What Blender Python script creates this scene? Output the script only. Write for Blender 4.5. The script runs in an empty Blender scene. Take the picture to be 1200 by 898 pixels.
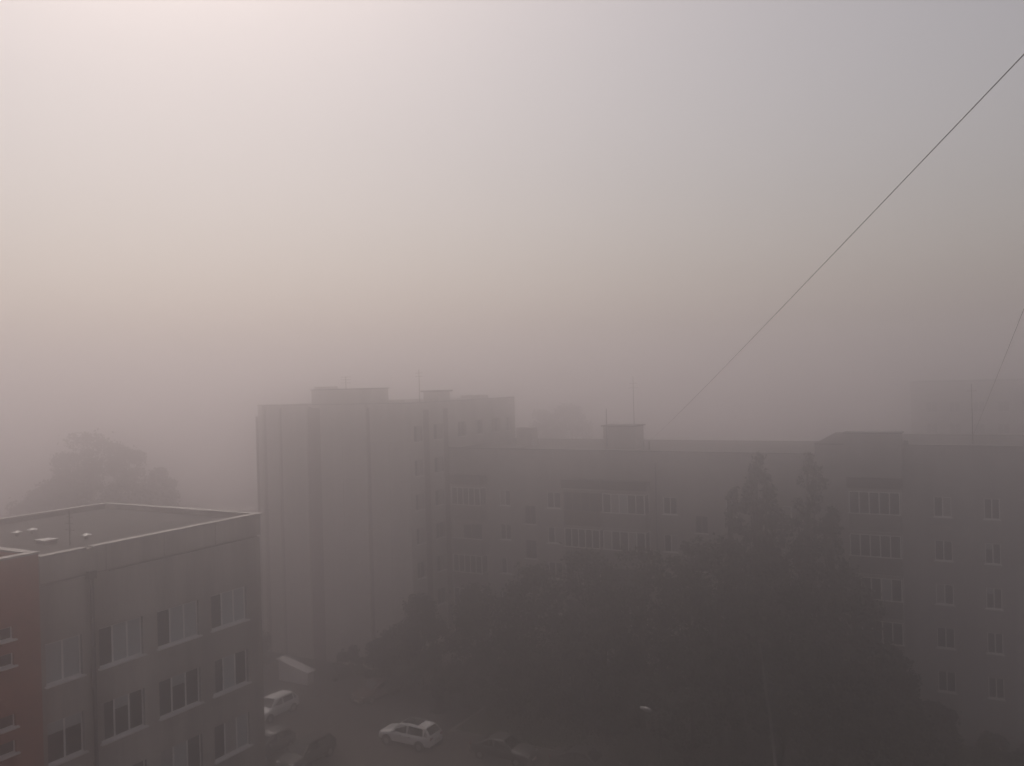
import bpy, math, random
import numpy as np
from mathutils import Matrix, Vector

sc = bpy.context.scene
C = bpy.data.collections.new('place')
sc.collection.children.link(C)

# ------------------------------------------------------------------ camera
EYE = 25.0
cam = bpy.data.objects.new('camera', bpy.data.cameras.new('camera'))
C.objects.link(cam)
cam.data.sensor_width = 36.0
cam.data.lens = 30.10
cam.data.clip_start = 0.1
cam.data.clip_end = 2000.0
right = Vector((0.87392, 0.48535, -0.0266)); up = Vector((0.02252, 0.01423, 0.99965)); fwd = Vector((-0.48556, 0.8742, -0.0015))
cam.matrix_world = Matrix(((right.x, up.x, -fwd.x, 0), (right.y, up.y, -fwd.y, 0), (right.z, up.z, -fwd.z, EYE), (0, 0, 0, 1)))
sc.camera = cam

# ------------------------------------------------------------------ light
SUN_ELEV, SUN_AZ = 51.5, 53.0        # azimuth counted to the left of world +Y
w = bpy.data.worlds.new('World'); sc.world = w; w.use_nodes = True
nt = w.node_tree; nt.nodes.clear()
sky = nt.nodes.new('ShaderNodeTexSky'); sky.sky_type = 'NISHITA'; sky.sun_disc = False
sky.sun_elevation = math.radians(SUN_ELEV); sky.sun_rotation = math.radians(-SUN_AZ)
sky.altitude = 100; sky.air_density = 1.6; sky.dust_density = 3.916; sky.ozone_density = 1.0
hs = nt.nodes.new('ShaderNodeHueSaturation'); hs.inputs['Saturation'].default_value = 0.43
tint = nt.nodes.new('ShaderNodeMix'); tint.data_type = 'RGBA'; tint.blend_type = 'MULTIPLY'
tint.inputs[0].default_value = 1.0; tint.inputs[7].default_value = (1.0, 0.893, 0.862, 1)
bg = nt.nodes.new('ShaderNodeBackground'); bg.inputs['Strength'].default_value = 0.08
out = nt.nodes.new('ShaderNodeOutputWorld')
nt.links.new(sky.outputs[0], hs.inputs['Color']); nt.links.new(hs.outputs[0], tint.inputs[6])
nt.links.new(tint.outputs[2], bg.inputs['Color']); nt.links.new(bg.outputs[0], out.inputs['Surface'])

sl = bpy.data.lights.new('sun', 'SUN'); sl.energy = 1.42; sl.angle = math.radians(32.0); sl.color = (1.0, 0.895, 0.81)
sun = bpy.data.objects.new('sun', sl); C.objects.link(sun)
a, e = math.radians(SUN_AZ), math.radians(SUN_ELEV)
sdir = Vector((-math.sin(a) * math.cos(e), math.cos(a) * math.cos(e), math.sin(e)))
sun.rotation_euler = sdir.to_track_quat('Z', 'Y').to_euler()
sun.location = (-30, 30, 60)

sc.view_settings.view_transform = 'Standard'; sc.view_settings.look = 'None'
sc.view_settings.exposure = -0.03; sc.view_settings.gamma = 1.0
sc.render.engine = 'CYCLES'
cy = sc.cycles
cy.max_bounces = 8; cy.diffuse_bounces = 3; cy.glossy_bounces = 2; cy.transmission_bounces = 2
cy.volume_bounces = 6; cy.transparent_max_bounces = 8
cy.use_denoising = True
try: cy.denoiser = 'OPENIMAGEDENOISE'
except Exception: pass
cy.caustics_reflective = False; cy.caustics_refractive = False

HAZE_DENSITY, HAZE_COLOR, HAZE_G = 0.0232, (0.982, 0.961, 0.975), 0.925
HAZE_TOP = 31.8

# ------------------------------------------------------------------ materials
def material(name, col, rough=0.85, noise=0.0, scale=2.0, col2=None, metallic=0.0, bump=0.0, streak=False, spec=0.3):
    m = bpy.data.materials.new(name); m.use_nodes = True
    t = m.node_tree; b = t.nodes['Principled BSDF']
    b.inputs['Roughness'].default_value = rough; b.inputs['Metallic'].default_value = metallic
    b.inputs['Specular IOR Level'].default_value = spec
    b.inputs['Base Color'].default_value = (*col, 1)
    if noise > 0:
        tc = t.nodes.new('ShaderNodeTexCoord'); mp = t.nodes.new('ShaderNodeMapping')
        mp.inputs['Scale'].default_value = (scale, scale, scale * (0.12 if streak else 1.0))
        n = t.nodes.new('ShaderNodeTexNoise'); n.inputs['Scale'].default_value = 1.0
        n.inputs['Detail'].default_value = 6; n.inputs['Roughness'].default_value = 0.65
        r = t.nodes.new('ShaderNodeValToRGB')
        c2 = col2 or tuple(c * (1 - noise) for c in col)
        r.color_ramp.elements[0].position = 0.30; r.color_ramp.elements[0].color = (*c2, 1)
        r.color_ramp.elements[1].position = 0.68; r.color_ramp.elements[1].color = (*col, 1)
        t.links.new(tc.outputs['Object'], mp.inputs['Vector']); t.links.new(mp.outputs[0], n.inputs['Vector'])
        t.links.new(n.outputs[0], r.inputs[0]); t.links.new(r.outputs[0], b.inputs['Base Color'])
        if bump > 0:
            bp = t.nodes.new('ShaderNodeBump'); bp.inputs['Strength'].default_value = bump; bp.inputs['Distance'].default_value = 0.03
            n2 = t.nodes.new('ShaderNodeTexNoise'); n2.inputs['Scale'].default_value = scale * 12; n2.inputs['Detail'].default_value = 4
            t.links.new(tc.outputs['Object'], n2.inputs['Vector'])
            t.links.new(n2.outputs[0], bp.inputs['Height']); t.links.new(bp.outputs[0], b.inputs['Normal'])
    return m

def leaf_material(name, col, col2):
    m = material(name, col, 0.6, 0.5, 0.9, col2, spec=0.2)
    t = m.node_tree; b = t.nodes['Principled BSDF']; o = t.nodes['Material Output']
    tr = t.nodes.new('ShaderNodeBsdfTranslucent'); mx = t.nodes.new('ShaderNodeMixShader'); mx.inputs[0].default_value = 0.2
    src = b.inputs['Base Color'].links[0].from_socket
    t.links.new(src, tr.inputs['Color']); t.links.new(b.outputs[0], mx.inputs[1]); t.links.new(tr.outputs[0], mx.inputs[2])
    t.links.new(mx.outputs[0], o.inputs['Surface'])
    return m

M = dict(
    plaster=material('grey_beige_plaster', (0.50, 0.455, 0.41), 0.9, 0.58, 0.45, bump=0.25, streak=True),
    attic=material('attic_concrete', (0.50, 0.455, 0.41), 0.9, 0.55, 0.6, bump=0.25, streak=True),
    redwall=material('red_painted_brick', (0.36, 0.15, 0.105), 0.9, 0.35, 0.8, bump=0.3),
    panel=material('pale_facade_panel', (0.62, 0.575, 0.53), 0.9, 0.35, 0.5, bump=0.1, streak=True),
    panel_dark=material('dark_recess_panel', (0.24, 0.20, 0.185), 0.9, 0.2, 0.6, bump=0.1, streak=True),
    brick=material('silicate_brick', (0.45, 0.415, 0.385), 0.9, 0.28, 0.7, bump=0.3, streak=True),
    brick2=material('greyer_silicate_brick', (0.42, 0.395, 0.375), 0.9, 0.28, 0.6, bump=0.3, streak=True),
    fascia=material('balcony_slab_concrete', (0.36, 0.335, 0.31), 0.9, 0.25, 1.5),
    parapet=material('balcony_parapet_sheet', (0.27, 0.245, 0.23), 0.8, 0.2, 2.0, streak=True),
    parapet_d=material('brown_balcony_boards', (0.15, 0.115, 0.095), 0.8, 0.3, 2.5, streak=True),
    shaded_canopy=material('shaded_canopy_sheet', (0.10, 0.085, 0.08), 0.7, 0.3, 2.0),  # dark colour carries the shadow of the gap above the top glazing
    coping=material('galvanised_coping', (0.31, 0.295, 0.28), 0.55, 0.2, 1.5, metallic=0.3),
    roof=material('bitumen_roofing', (0.085, 0.078, 0.074), 0.95, 0.5, 0.45, bump=0.3),
    pvc=material('white_pvc', (0.80, 0.785, 0.76), 0.45, 0.08, 3.0),
    brownframe=material('brown_wood_frame', (0.16, 0.12, 0.10), 0.7, 0.25, 4.0),
    sill=material('white_metal_sill', (0.80, 0.775, 0.75), 0.5, 0.15, 2.5),
    glass=material('dark_window_glass', (0.030, 0.031, 0.033), 0.06, spec=0.5),
    blindglass=material('window_with_pale_blind', (0.42, 0.44, 0.44), 0.25, 0.15, 3.0, streak=True, spec=0.5),
    curtain=material('pale_curtain_behind_glass', (0.36, 0.34, 0.32), 0.3, 0.3, 6.0, spec=0.5),
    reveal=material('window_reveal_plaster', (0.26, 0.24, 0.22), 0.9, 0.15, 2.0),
    pipe=material('grey_downpipe_metal', (0.13, 0.115, 0.11), 0.6, 0.25, 2.0),
    steel=material('weathered_steel', (0.16, 0.155, 0.15), 0.55, 0.3, 4.0, metallic=0.5),
    ventmetal=material('pale_vent_metal', (0.42, 0.41, 0.40), 0.45, 0.15, 4.0, metallic=0.3),
    polec=material('pale_concrete_pole', (0.27, 0.26, 0.25), 0.9, 0.25, 2.0),
    cable=material('black_cable_sheath', (0.02, 0.02, 0.02), 0.6, 0.2, 5.0),
    asphalt=material('worn_asphalt', (0.085, 0.074, 0.066), 0.95, 0.35, 0.22, (0.042, 0.037, 0.034), bump=0.5),
    soil=material('bare_ground', (0.075, 0.066, 0.052), 1.0, 0.4, 0.3, (0.045, 0.046, 0.032), bump=0.4),
    turf=material('short_turf', (0.045, 0.055, 0.028), 1.0, 0.4, 0.8, (0.03, 0.034, 0.02), bump=0.5),
    grass=material('grass_blade', (0.05, 0.065, 0.03), 0.8, 0.4, 3.0),
    kerb=material('kerb_concrete', (0.26, 0.25, 0.235), 0.9, 0.3, 1.5, bump=0.2),
    bark=material('grey_brown_bark', (0.085, 0.07, 0.058), 0.95, 0.4, 3.0, bump=0.5),
    tyre=material('tyre_rubber', (0.018, 0.018, 0.018), 0.85, 0.2, 6.0),
    rim=material('alloy_rim', (0.42, 0.42, 0.43), 0.35, 0.1, 6.0, metallic=0.8),
    arch=material('black_plastic_cladding', (0.025, 0.025, 0.026), 0.7, 0.2, 5.0),
    carglass=material('tinted_car_glass', (0.015, 0.017, 0.018), 0.05, spec=0.6),
    white_paint=material('white_car_paint', (0.78, 0.775, 0.765), 0.3, 0.06, 1.5, spec=0.5),
    silver_paint=material('grey_car_paint', (0.13, 0.128, 0.126), 0.35, 0.08, 1.5),
    dark_paint=material('charcoal_car_paint', (0.03, 0.029, 0.03), 0.4, 0.1, 1.5, spec=0.5),
    black_paint=material('black_car_paint', (0.014, 0.013, 0.014), 0.45, 0.1, 1.5, spec=0.25),
    red_paint=material('dark_red_car_paint', (0.085, 0.028, 0.024), 0.3, 0.1, 1.5, spec=0.5),
    headlens=material('headlamp_lens', (0.62, 0.62, 0.62), 0.1, 0.1, 8.0, spec=0.6),
    taillens=material('tail_lamp_lens', (0.22, 0.02, 0.02), 0.15, 0.1, 8.0, spec=0.6),
    plate=material('number_plate_blank', (0.6, 0.6, 0.58), 0.5, 0.05, 8.0),
    shedwhite=material('white_painted_render', (0.80, 0.77, 0.75), 0.8, 0.12, 1.2, streak=True),
)
LEAF = [leaf_material('dull_green_leaves', (0.050, 0.050, 0.034), (0.020, 0.022, 0.016)),
        leaf_material('olive_green_leaves', (0.056, 0.052, 0.036), (0.024, 0.023, 0.017)),
        leaf_material('dark_green_leaves', (0.040, 0.042, 0.030), (0.018, 0.020, 0.015))]

# ------------------------------------------------------------------ mesh helpers
WL = {}                                       # world location of every parent
def wloc(o): return WL.get(o.name, Vector((0, 0, 0)))

class MB:
    def __init__(s): s.v = []; s.f = []
    def quad(s, a, b, c, d):
        n = len(s.v); s.v += [a, b, c, d]; s.f.append((n, n + 1, n + 2, n + 3)); return s
    def box(s, x0, x1, y0, y1, z0, z1):
        n = len(s.v)
        s.v += [(x0, y0, z0), (x1, y0, z0), (x1, y1, z0), (x0, y1, z0), (x0, y0, z1), (x1, y0, z1), (x1, y1, z1), (x0, y1, z1)]
        s.f += [tuple(n + i for i in q) for q in ((0, 3, 2, 1), (4, 5, 6, 7), (0, 1, 5, 4), (1, 2, 6, 5), (2, 3, 7, 6), (3, 0, 4, 7))]
        return s
    def tube(s, pts, radii, k=8, caps=True):
        base = len(s.v); P = [Vector(p) for p in pts]
        for i, p in enumerate(P):
            d = (P[min(i + 1, len(P) - 1)] - P[max(i - 1, 0)]).normalized()
            ref = Vector((0, 0, 1)) if abs(d.z) < 0.95 else Vector((1, 0, 0))
            x = d.cross(ref).normalized(); y = d.cross(x)
            r = radii[i] if hasattr(radii, '__len__') else radii
            for j in range(k):
                t = 2 * math.pi * j / k
                s.v.append(tuple(p + x * (r * math.cos(t)) + y * (r * math.sin(t))))
        for i in range(len(P) - 1):
            for j in range(k):
                a0 = base + i * k + j; a1 = base + i * k + (j + 1) % k
                s.f.append((a0, a1, a1 + k, a0 + k))
        if caps:
            s.f.append(tuple(base + j for j in range(k))[::-1]); s.f.append(tuple(base + (len(P) - 1) * k + j for j in range(k)))
        return s
    def mesh(s, name, mat, smooth=False):
        me = bpy.data.meshes.new(name); me.from_pydata([tuple(v) for v in s.v], [], s.f); me.materials.append(mat)
        if smooth: me.polygons.foreach_set('use_smooth', [True] * len(me.polygons))
        me.update(); return me
    def build(s, name, mat, parent=None, smooth=False, local=False, loc=None):
        """world coordinates unless local; a parented mesh is stored relative to its parent"""
        if parent is not None and not local:
            L = wloc(parent); s.v = [(v[0] - L.x, v[1] - L.y, v[2] - L.z) for v in s.v]
        o = bpy.data.objects.new(name, s.mesh(name, mat, smooth)); C.objects.link(o)
        if loc: o.location = loc
        if parent is not None:
            o.parent = parent; WL[o.name] = wloc(parent)
        return o

def tag(o, label=None, cat=None, group=None, kind=None):
    if label: o['label'] = label
    if cat: o['category'] = cat
    if group: o['group'] = group
    if kind: o['kind'] = kind
    return o
def thing(name, label, cat, loc=(0, 0, 0), rz=0.0, group=None):
    o = bpy.data.objects.new(name, None); C.objects.link(o); o.empty_display_size = 0.5
    o.location = loc; o.rotation_euler = (0, 0, rz); WL[o.name] = Vector(loc)
    return tag(o, label, cat, group)
def inst(name, mesh, parent, loc, rz=0.0):
    """an object sharing a mesh; loc in world coordinates for a top part"""
    o = bpy.data.objects.new(name, mesh); C.objects.link(o); o.parent = parent
    L = wloc(parent); o.location = Vector(loc) - L; o.rotation_euler = (0, 0, rz); WL[o.name] = Vector(loc)
    return o
def inst_local(name, mesh, parent, loc=(0, 0, 0)):
    o = bpy.data.objects.new(name, mesh); C.objects.link(o); o.parent = parent; o.location = loc
    return o

# ------------------------------------------------------------------ walls with real openings
def wall(mb, axis, plane, a0, a1, z0, z1, openings, inward):
    """wall sheet in plane axis=plane, running a0..a1, with openings (s0,s1,z0,z1); each window brings its own reveal"""
    S = sorted({a0, a1, *[o[0] for o in openings], *[o[1] for o in openings]})
    Z = sorted({z0, z1, *[o[2] for o in openings], *[o[3] for o in openings]})
    def P(s, z, d=0.0):
        return (plane + inward * d, s, z) if axis == 'x' else (s, plane + inward * d, z)
    for i in range(len(S) - 1):
        run = None
        for j in range(len(Z) - 1):
            sm, zm = (S[i] + S[i + 1]) / 2, (Z[j] + Z[j + 1]) / 2
            if sm < a0 or sm > a1: continue
            hole = any(o[0] < sm < o[1] and o[2] < zm < o[3] for o in openings)
            if not hole: mb.quad(P(S[i], Z[j]), P(S[i + 1], Z[j]), P(S[i + 1], Z[j + 1]), P(S[i], Z[j + 1]))

CACHE = {}
def window(parent, axis, plane, s0, s1, z0, z1, styles, frame='pvc', depth=0.13, sill=0.16, bar=0.06, transom=None, rev='reveal'):
    """styles: one letter per pane: d dark glass, p pale blind, c curtain, h dark glass with a short blind.
    local frame: X along the wall, Y inward, Z up"""
    W, H, n = round(s1 - s0, 3), round(z1 - z0, 3), len(styles)
    rz = math.pi / 2 if axis == 'x' else 0.0
    key = (W, H, n, frame, bar, transom)
    if key not in CACHE:
        mb = MB()
        mb.box(0, W, 0, .07, 0, bar); mb.box(0, W, 0, .07, H - bar, H)
        mb.box(0, bar, 0.001, .069, bar, H - bar); mb.box(W - bar, W, 0.001, .069, bar, H - bar)
        for k in range(1, n):
            x = W * k / n; mb.box(x - bar * .6, x + bar * .6, 0.001, .069, bar, H - bar)
        if transom:
            for k in range(n):
                x0 = bar if k == 0 else W * k / n + bar * .6; x1 = W - bar if k == n - 1 else W * (k + 1) / n - bar * .6
                mb.box(x0, x1, 0.004, .066, H * transom - bar * .4, H * transom + bar * .4)
        pm = {}
        pw = W / n - bar * 1.2
        for st, mt in (('d', 'glass'), ('p', 'blindglass'), ('c', 'curtain')):
            q = MB().box(0, pw + .02, .025, .045, 0, H - 2 * bar + .02); pm[st] = q.mesh('pane', M[mt])
        q = MB().box(0.01, pw + .01, .012, .022, 0, H * .27); pm['b'] = q.mesh('blind', M['blindglass'])
        q = MB().box(0.01, pw * .34, .012, .022, 0, H - 2 * bar); pm['k'] = q.mesh('side_curtain', M['curtain'])
        CACHE[key] = (mb.mesh('window', M[frame]), pm)
    fm, pm = CACHE[key]
    if axis == 'x': loc = (plane - depth, s0, z0)
    else: loc = (s0, plane + depth, z0)
    o = inst('window', fm, parent, loc, rz)
    for k, st in enumerate(styles):
        x = W * k / n + bar * .6 - .01
        inst_local('pane', pm['d' if st in 'hk' else st], o, (x, 0, bar - .01))
        if st == 'k': inst_local('side_curtain', pm['k'], o, (x, 0, bar))
        if st == 'h': inst_local('blind', pm['b'], o, (x, 0, H - bar - H * .27 + .01))
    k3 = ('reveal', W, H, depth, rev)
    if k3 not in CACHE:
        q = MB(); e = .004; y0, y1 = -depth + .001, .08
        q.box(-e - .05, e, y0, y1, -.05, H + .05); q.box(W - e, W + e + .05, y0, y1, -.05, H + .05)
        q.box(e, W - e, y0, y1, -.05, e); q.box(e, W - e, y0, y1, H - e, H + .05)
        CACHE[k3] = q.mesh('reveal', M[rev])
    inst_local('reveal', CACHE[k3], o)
    if sill:
        k2 = ('sill', W, sill, depth)
        if k2 not in CACHE:
            CACHE[k2] = MB().box(-.07, W + .07, -depth - sill, -.003, -.05, .012).mesh('sill', M['sill'])
        inst_local('sill', CACHE[k2], o)
    return o

# ------------------------------------------------------------------ ground and courtyard
R0 = 340.0
tag(MB().quad((-R0, -R0, 0), (R0, -R0, 0), (R0, R0, 0), (-R0, R0, 0)).build('ground', M['soil']), kind='structure')
yard = MB()
yard.quad((-120, 37, .004), (60, 37, .004), (60, 51.2, .004), (-120, 51.2, .004))
yard.quad((-59, 51.2, .004), (-34.5, 51.2, .004), (-34.5, 56.0, .004), (-59, 56.0, .004))
tag(yard.build('road', M['asphalt']), kind='structure')
tag(MB().quad((-34.2, 51.5, .05), (40, 51.5, .05), (40, 64.0, .05), (-34.2, 64.0, .05)).build('lawn', M['turf']), kind='structure')
tag(MB().quad((-43.0, 64.15, .008), (40, 64.15, .008), (40, 65.5, .008), (-43.0, 65.5, .008)).build('pavement', M['kerb']), kind='structure')
km = MB().box(0, 0.98, 0, .15, -.1, .14).mesh('kerb', M['kerb'])
kerb = bpy.data.objects.new('kerb', None); C.objects.link(kerb); kerb['kind'] = 'structure'
for k in range(42):
    o = bpy.data.objects.new('kerb_stone', km); C.objects.link(o); o.parent = kerb; o.location = (-34.35 + k, 51.3, 0)
for k in range(12):
    o = bpy.data.objects.new('kerb_stone', km); C.objects.link(o); o.parent = kerb; o.location = (-34.2, 51.6 + k, 0); o.rotation_euler = (0, 0, math.pi / 2)

# ------------------------------------------------------------------ grey office block at the left
rng = random.Random(5)
L_U, L_V0, L_V1, L_BACK, L_TOP = -34.3, -6.0, 33.44, -47.0, 18.33
lb = thing('office_block', 'flat roofed grey block with white sills and a red corner at the left edge', 'building', (L_U, L_V1, 0))
REDV = 21.2
cols = [(21.42, 23.07, 2), (23.86, 26.1, 3), (26.88, 29.3, 3), (30.06, 32.4, 3)]
sills = [12.9, 9.6, 6.3, 3.0]
SH = 1.75
op = [(c0, c1, z, z + SH) for c0, c1, n in cols for z in sills]
mb = MB()
wall(mb, 'x', L_U, REDV, L_V1, 0, 17.08, op, -1)
mb.quad((L_U, L_V1, 0), (L_BACK, L_V1, 0), (L_BACK, L_V1, 17.08), (L_U, L_V1, 17.08))
mb.quad((L_BACK, L_V0, 0), (L_BACK, L_V1, 0), (L_BACK, L_V1, 17.08), (L_BACK, L_V0, 17.08))
mb.build('wall', M['plaster'], lb)
# attic band, slightly proud, made of long panels
pl = (L_V1 - REDV) / 4
for k in range(4):
    MB().box(L_U - .25, L_U + .09, REDV + k * pl + .012, REDV + (k + 1) * pl - .012, 17.19, L_TOP - .07).build('attic_panel', M['attic'], lb)
for k in range(4):
    x0 = L_BACK + k * 3.16
    MB().box(x0 + .012, x0 + 3.15, L_V1 - .25, L_V1 + .05, 17.19, L_TOP - .07).build('attic_panel', M['attic'], lb)
MB().box(L_BACK - .02, L_BACK + .25, L_V0, L_V1 - .26, 17.0, L_TOP - .07).build('back_parapet', M['roof'], lb)
MB().quad((L_U - .2, L_V0, 18.0), (L_U - .2, L_V1 - .2, 18.0), (L_BACK + .2, L_V1 - .2, 18.0), (L_BACK + .2, L_V0, 18.0)).build('roof', M['roof'], lb)
cp = MB()
cp.box(L_U - .30, L_U + .13, REDV + .05, 23.30, L_TOP - .07, L_TOP); cp.box(L_U - .30, L_U + .13, 23.62, L_V1 + .09, L_TOP - .07, L_TOP)
cp.build('front_coping', M['coping'], lb)
MB().box(L_BACK - .09, L_U - .302, L_V1 - .30, L_V1 + .09, L_TOP - .072, L_TOP - .004).build('end_coping', M['coping'], lb)
MB().box(L_BACK - .09, L_BACK + .30, L_V0, L_V1 - .302, L_TOP - .07, L_TOP).build('back_coping', M['coping'], lb)
MB().box(L_U - .3, L_U - .1, REDV + .01, L_V1 - .1, 17.085, 17.185).build('shadow_joint', M['panel_dark'], lb)  # dark backing puts the groove's shade into its colour
# red stair block
RD = -39.8
rop = []
for zs in (15.26, 14.21, 11.77, 10.73, 8.3, 7.25, 4.8, 3.75): rop.append((17.2, 20.1, zs, zs + .52))
mb = MB()
wall(mb, 'x', L_U + .06, L_V0, REDV, 0, 18.46, rop, -1)
mb.quad((L_U + .06, REDV, 0), (RD, REDV, 0), (RD, REDV, 18.46), (L_U + .06, REDV, 18.46))
mb.quad((RD, L_V0, 17.46), (RD, REDV, 17.46), (RD, REDV, 18.46), (RD, L_V0, 18.46))
mb.quad((L_U - .3, L_V0, 17.46), (L_U - .3, REDV - .3, 17.46), (L_U - .3, REDV - .3, 18.46), (L_U - .3, L_V0, 18.46))
mb.quad((L_U - .3, REDV - .3, 17.46), (RD, REDV - .3, 17.46), (RD, REDV - .3, 18.46), (L_U - .3, REDV - .3, 18.46))
mb.build('red_wall', M['redwall'], lb)
cp = MB(); cp.box(L_U - .34, L_U + .12, L_V0, REDV + .05, 18.46, 18.54); cp.box(RD, L_U - .342, REDV - .34, REDV + .05, 18.462, 18.538)
cp.build('red_block_coping', M['coping'], lb)
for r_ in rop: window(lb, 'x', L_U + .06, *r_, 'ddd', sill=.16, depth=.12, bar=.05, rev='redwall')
STY = {(0, 0): 'pp', (0, 1): 'dpp', (0, 2): 'dpp', (0, 3): 'dpp', (1, 0): 'hh', (1, 1): 'khd', (1, 2): 'dhd', (1, 3): 'kpd',
       (2, 0): 'kd', (2, 1): 'dpd', (2, 2): 'cpd', (2, 3): 'dcp', (3, 0): 'dd', (3, 1): 'ddd', (3, 2): 'dpd', (3, 3): 'ddd'}
for j, z in enumerate(sills):
    for i, (c0, c1, n) in enumerate(cols):
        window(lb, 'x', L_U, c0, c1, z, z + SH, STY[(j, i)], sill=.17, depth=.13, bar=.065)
dp = MB().tube([(L_U + .2, 23.46, 17.0), (L_U + .2, 23.46, 0.3)], .085, 10)
for z in (15.5, 12.2, 8.9, 5.6): dp.box(L_U + .0, L_U + .16, 23.43, 23.49, z, z + .05)
dp.box(L_U + .0, L_U + .3, 23.28, 23.64, 16.95, 17.3)
dp.build('downpipe', M['pipe'], lb)
for (x, y) in ((-42.15, 25.05), (-42.21, 25.85), (-37.94, 25.88)):
    v = MB().tube([(x, y, 17.99), (x, y, 18.15)], .08, 10).build('roof_vent', M['steel'], lb)
    MB().tube([(x, y, 18.15), (x, y, 18.21), (x, y, 18.29)], [.24, .24, .05], 12).build('cap', M['ventmetal'], v)
v = MB().box(-39.1, -38.4, 24.1, 24.7, 17.99, 18.14).build('roof_hatch', M['steel'], lb)
MB().box(-39.16, -38.34, 24.04, 24.76, 18.143, 18.2).build('lid', M['ventmetal'], v)
mast = MB().tube([(-37.18, 24.54, 17.99), (-37.18, 24.54, 19.6)], .03, 6)
for z, h in ((19.3, .5), (19.0, .6), (18.7, .7)): mast.tube([(-37.18 - h * .5, 24.54, z), (-37.18 + h * .5, 24.54, z)], .012, 5)
tag(mast.build('roof_antenna', M['steel']), 'thin dark antenna on the flat roof of the near grey block', 'antenna')

# ------------------------------------------------------------------ tall panel block behind the courtyard
T_U0, T_U1, T_V0, T_V1, T_TOP = -60.8, -43.2, 59.5, 78.2, 23.35
tb = thing('tower_block', 'tallest block with blank ribbed end wall and stepped rooftop boxes in the fog', 'building', ((T_U0 + T_U1) / 2, T_V0, 0))
# end wall: vertical panel stacks divided by darker recessed strips
strips = [(-60.8, -60.3), (-59.75, -58.25), (-57.8, -54.75), (-53.1, -50.6), (-50.55, -47.85), (-47.4, -45.4), (-45.35, -43.2)]
nst = 7; ph = T_TOP / nst
shared = {}
for (a0, a1) in strips:
    for k in range(nst):
        key = round(a1 - a0, 3)
        if key not in shared: shared[key] = MB().box(0, a1 - a0, 0, .3, .012, ph - .012).mesh('wall_panel', M['panel'])
        inst('wall_panel', shared[key], tb, (a0, T_V0, k * ph))
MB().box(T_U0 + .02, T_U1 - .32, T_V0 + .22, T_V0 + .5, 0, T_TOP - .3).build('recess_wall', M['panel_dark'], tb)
# side wall with windows, loggia recess shade painted as a dark strip
sop = []
for k in range(7):
    z = 2.3 + k * 2.95
    for (b0, b1) in ((60.2, 61.4), (63.2, 64.6), (67.2, 68.6), (70.2, 71.6), (73.4, 74.8), (76.2, 77.2)): sop.append((b0, b1, z, z + 1.4))
mb = MB()
wall(mb, 'x', T_U1, T_V0 + .31, T_V1, 0, T_TOP, sop, -1)
mb.quad((T_U0, T_V0 + .31, 0), (T_U0, T_V1, 0), (T_U0, T_V1, T_TOP), (T_U0, T_V0 + .31, T_TOP))
mb.quad((T_U0, T_V1, 0), (T_U1, T_V1, 0), (T_U1, T_V1, T_TOP), (T_U0, T_V1, T_TOP))
mb.build('side_wall', M['panel'], tb)
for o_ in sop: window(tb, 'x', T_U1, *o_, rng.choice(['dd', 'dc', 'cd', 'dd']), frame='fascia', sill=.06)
MB().quad((T_U0 + .1, T_V0 + .2, T_TOP - .35), (T_U1 - .1, T_V0 + .2, T_TOP - .35), (T_U1 - .1, T_V1, T_TOP - .35), (T_U0 + .1, T_V1, T_TOP - .35)).build('roof', M['roof'], tb)
cp = MB(); cp.box(T_U0 - .05, T_U1 + .05, T_V0 - .06, T_V0 + .34, T_TOP, T_TOP + .09); cp.box(T_U1 - .3, T_U1 + .05, T_V0 + .342, T_V1, T_TOP, T_TOP + .086)
cp.build('coping', M['coping'], tb)
MB().box(T_U1 + .012, T_U1 + .05, 61.6, 62.4, 0.5, T_TOP - .6).build('shade_strip', M['panel_dark'], tb)  # flat dark slab stands in for a shaded loggia recess
MB().box(T_U1 + .012, T_U1 + .05, 64.75, 65.45, 0.5, T_TOP - .6).build('shade_strip', M['panel_dark'], tb)  # dark slab paints the shaded corner against the long house
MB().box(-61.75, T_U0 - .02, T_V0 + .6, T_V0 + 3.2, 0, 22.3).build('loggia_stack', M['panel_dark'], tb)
MB().box(-55.4, -48.35, 61.0, 63.5, T_TOP - .34, 24.68).build('lift_house', M['panel'], tb)
MB().box(-55.5, -48.25, 60.9, 63.6, 24.682, 24.76).build('lift_house_roof', M['roof'], tb)
MB().box(-55.2, -53.6, 61.2, 62.6, 24.763, 25.0).build('vent_shaft', M['panel'], tb)
MB().box(-46.9, -45.9, 61.4, 62.6, T_TOP - .34, 23.62).build('vent_shaft', M['panel'], tb)
MB().box(-45.6, -44.0, 65.2, 67.2, T_TOP - .34, 24.25).build('vent_shaft', M['panel'], tb)
MB().box(-45.8, -43.8, 65.0, 67.4, 24.253, 24.4).build('shaft_cap', M['roof'], tb)
MB().box(-46.0, -44.6, 72.2, 75.2, T_TOP - .34, 23.75).build('vent_shaft', M['panel'], tb)
m_ = MB().tube([(-52.5, 62.5, 24.76), (-52.5, 62.5, 25.9)], .04, 6)
for z in (25.3, 25.6, 25.85): m_.tube([(-53.1, 62.5, z), (-51.9, 62.5, z)], .02, 5)
tag(m_.build('roof_antenna', M['steel']), 'short comb shaped antenna on top of the tallest block', 'antenna')
m_ = MB().tube([(-44.5, 63.0, 23.0), (-44.5, 63.0, 26.3)], .035, 6)
for z in (25.7, 26.0): m_.tube([(-44.9, 63.0, z), (-44.1, 63.0, z)], .02, 5)
tag(m_.build('roof_antenna', M['steel']), 'slim mast at the right edge of the tallest block roof', 'antenna')

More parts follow.
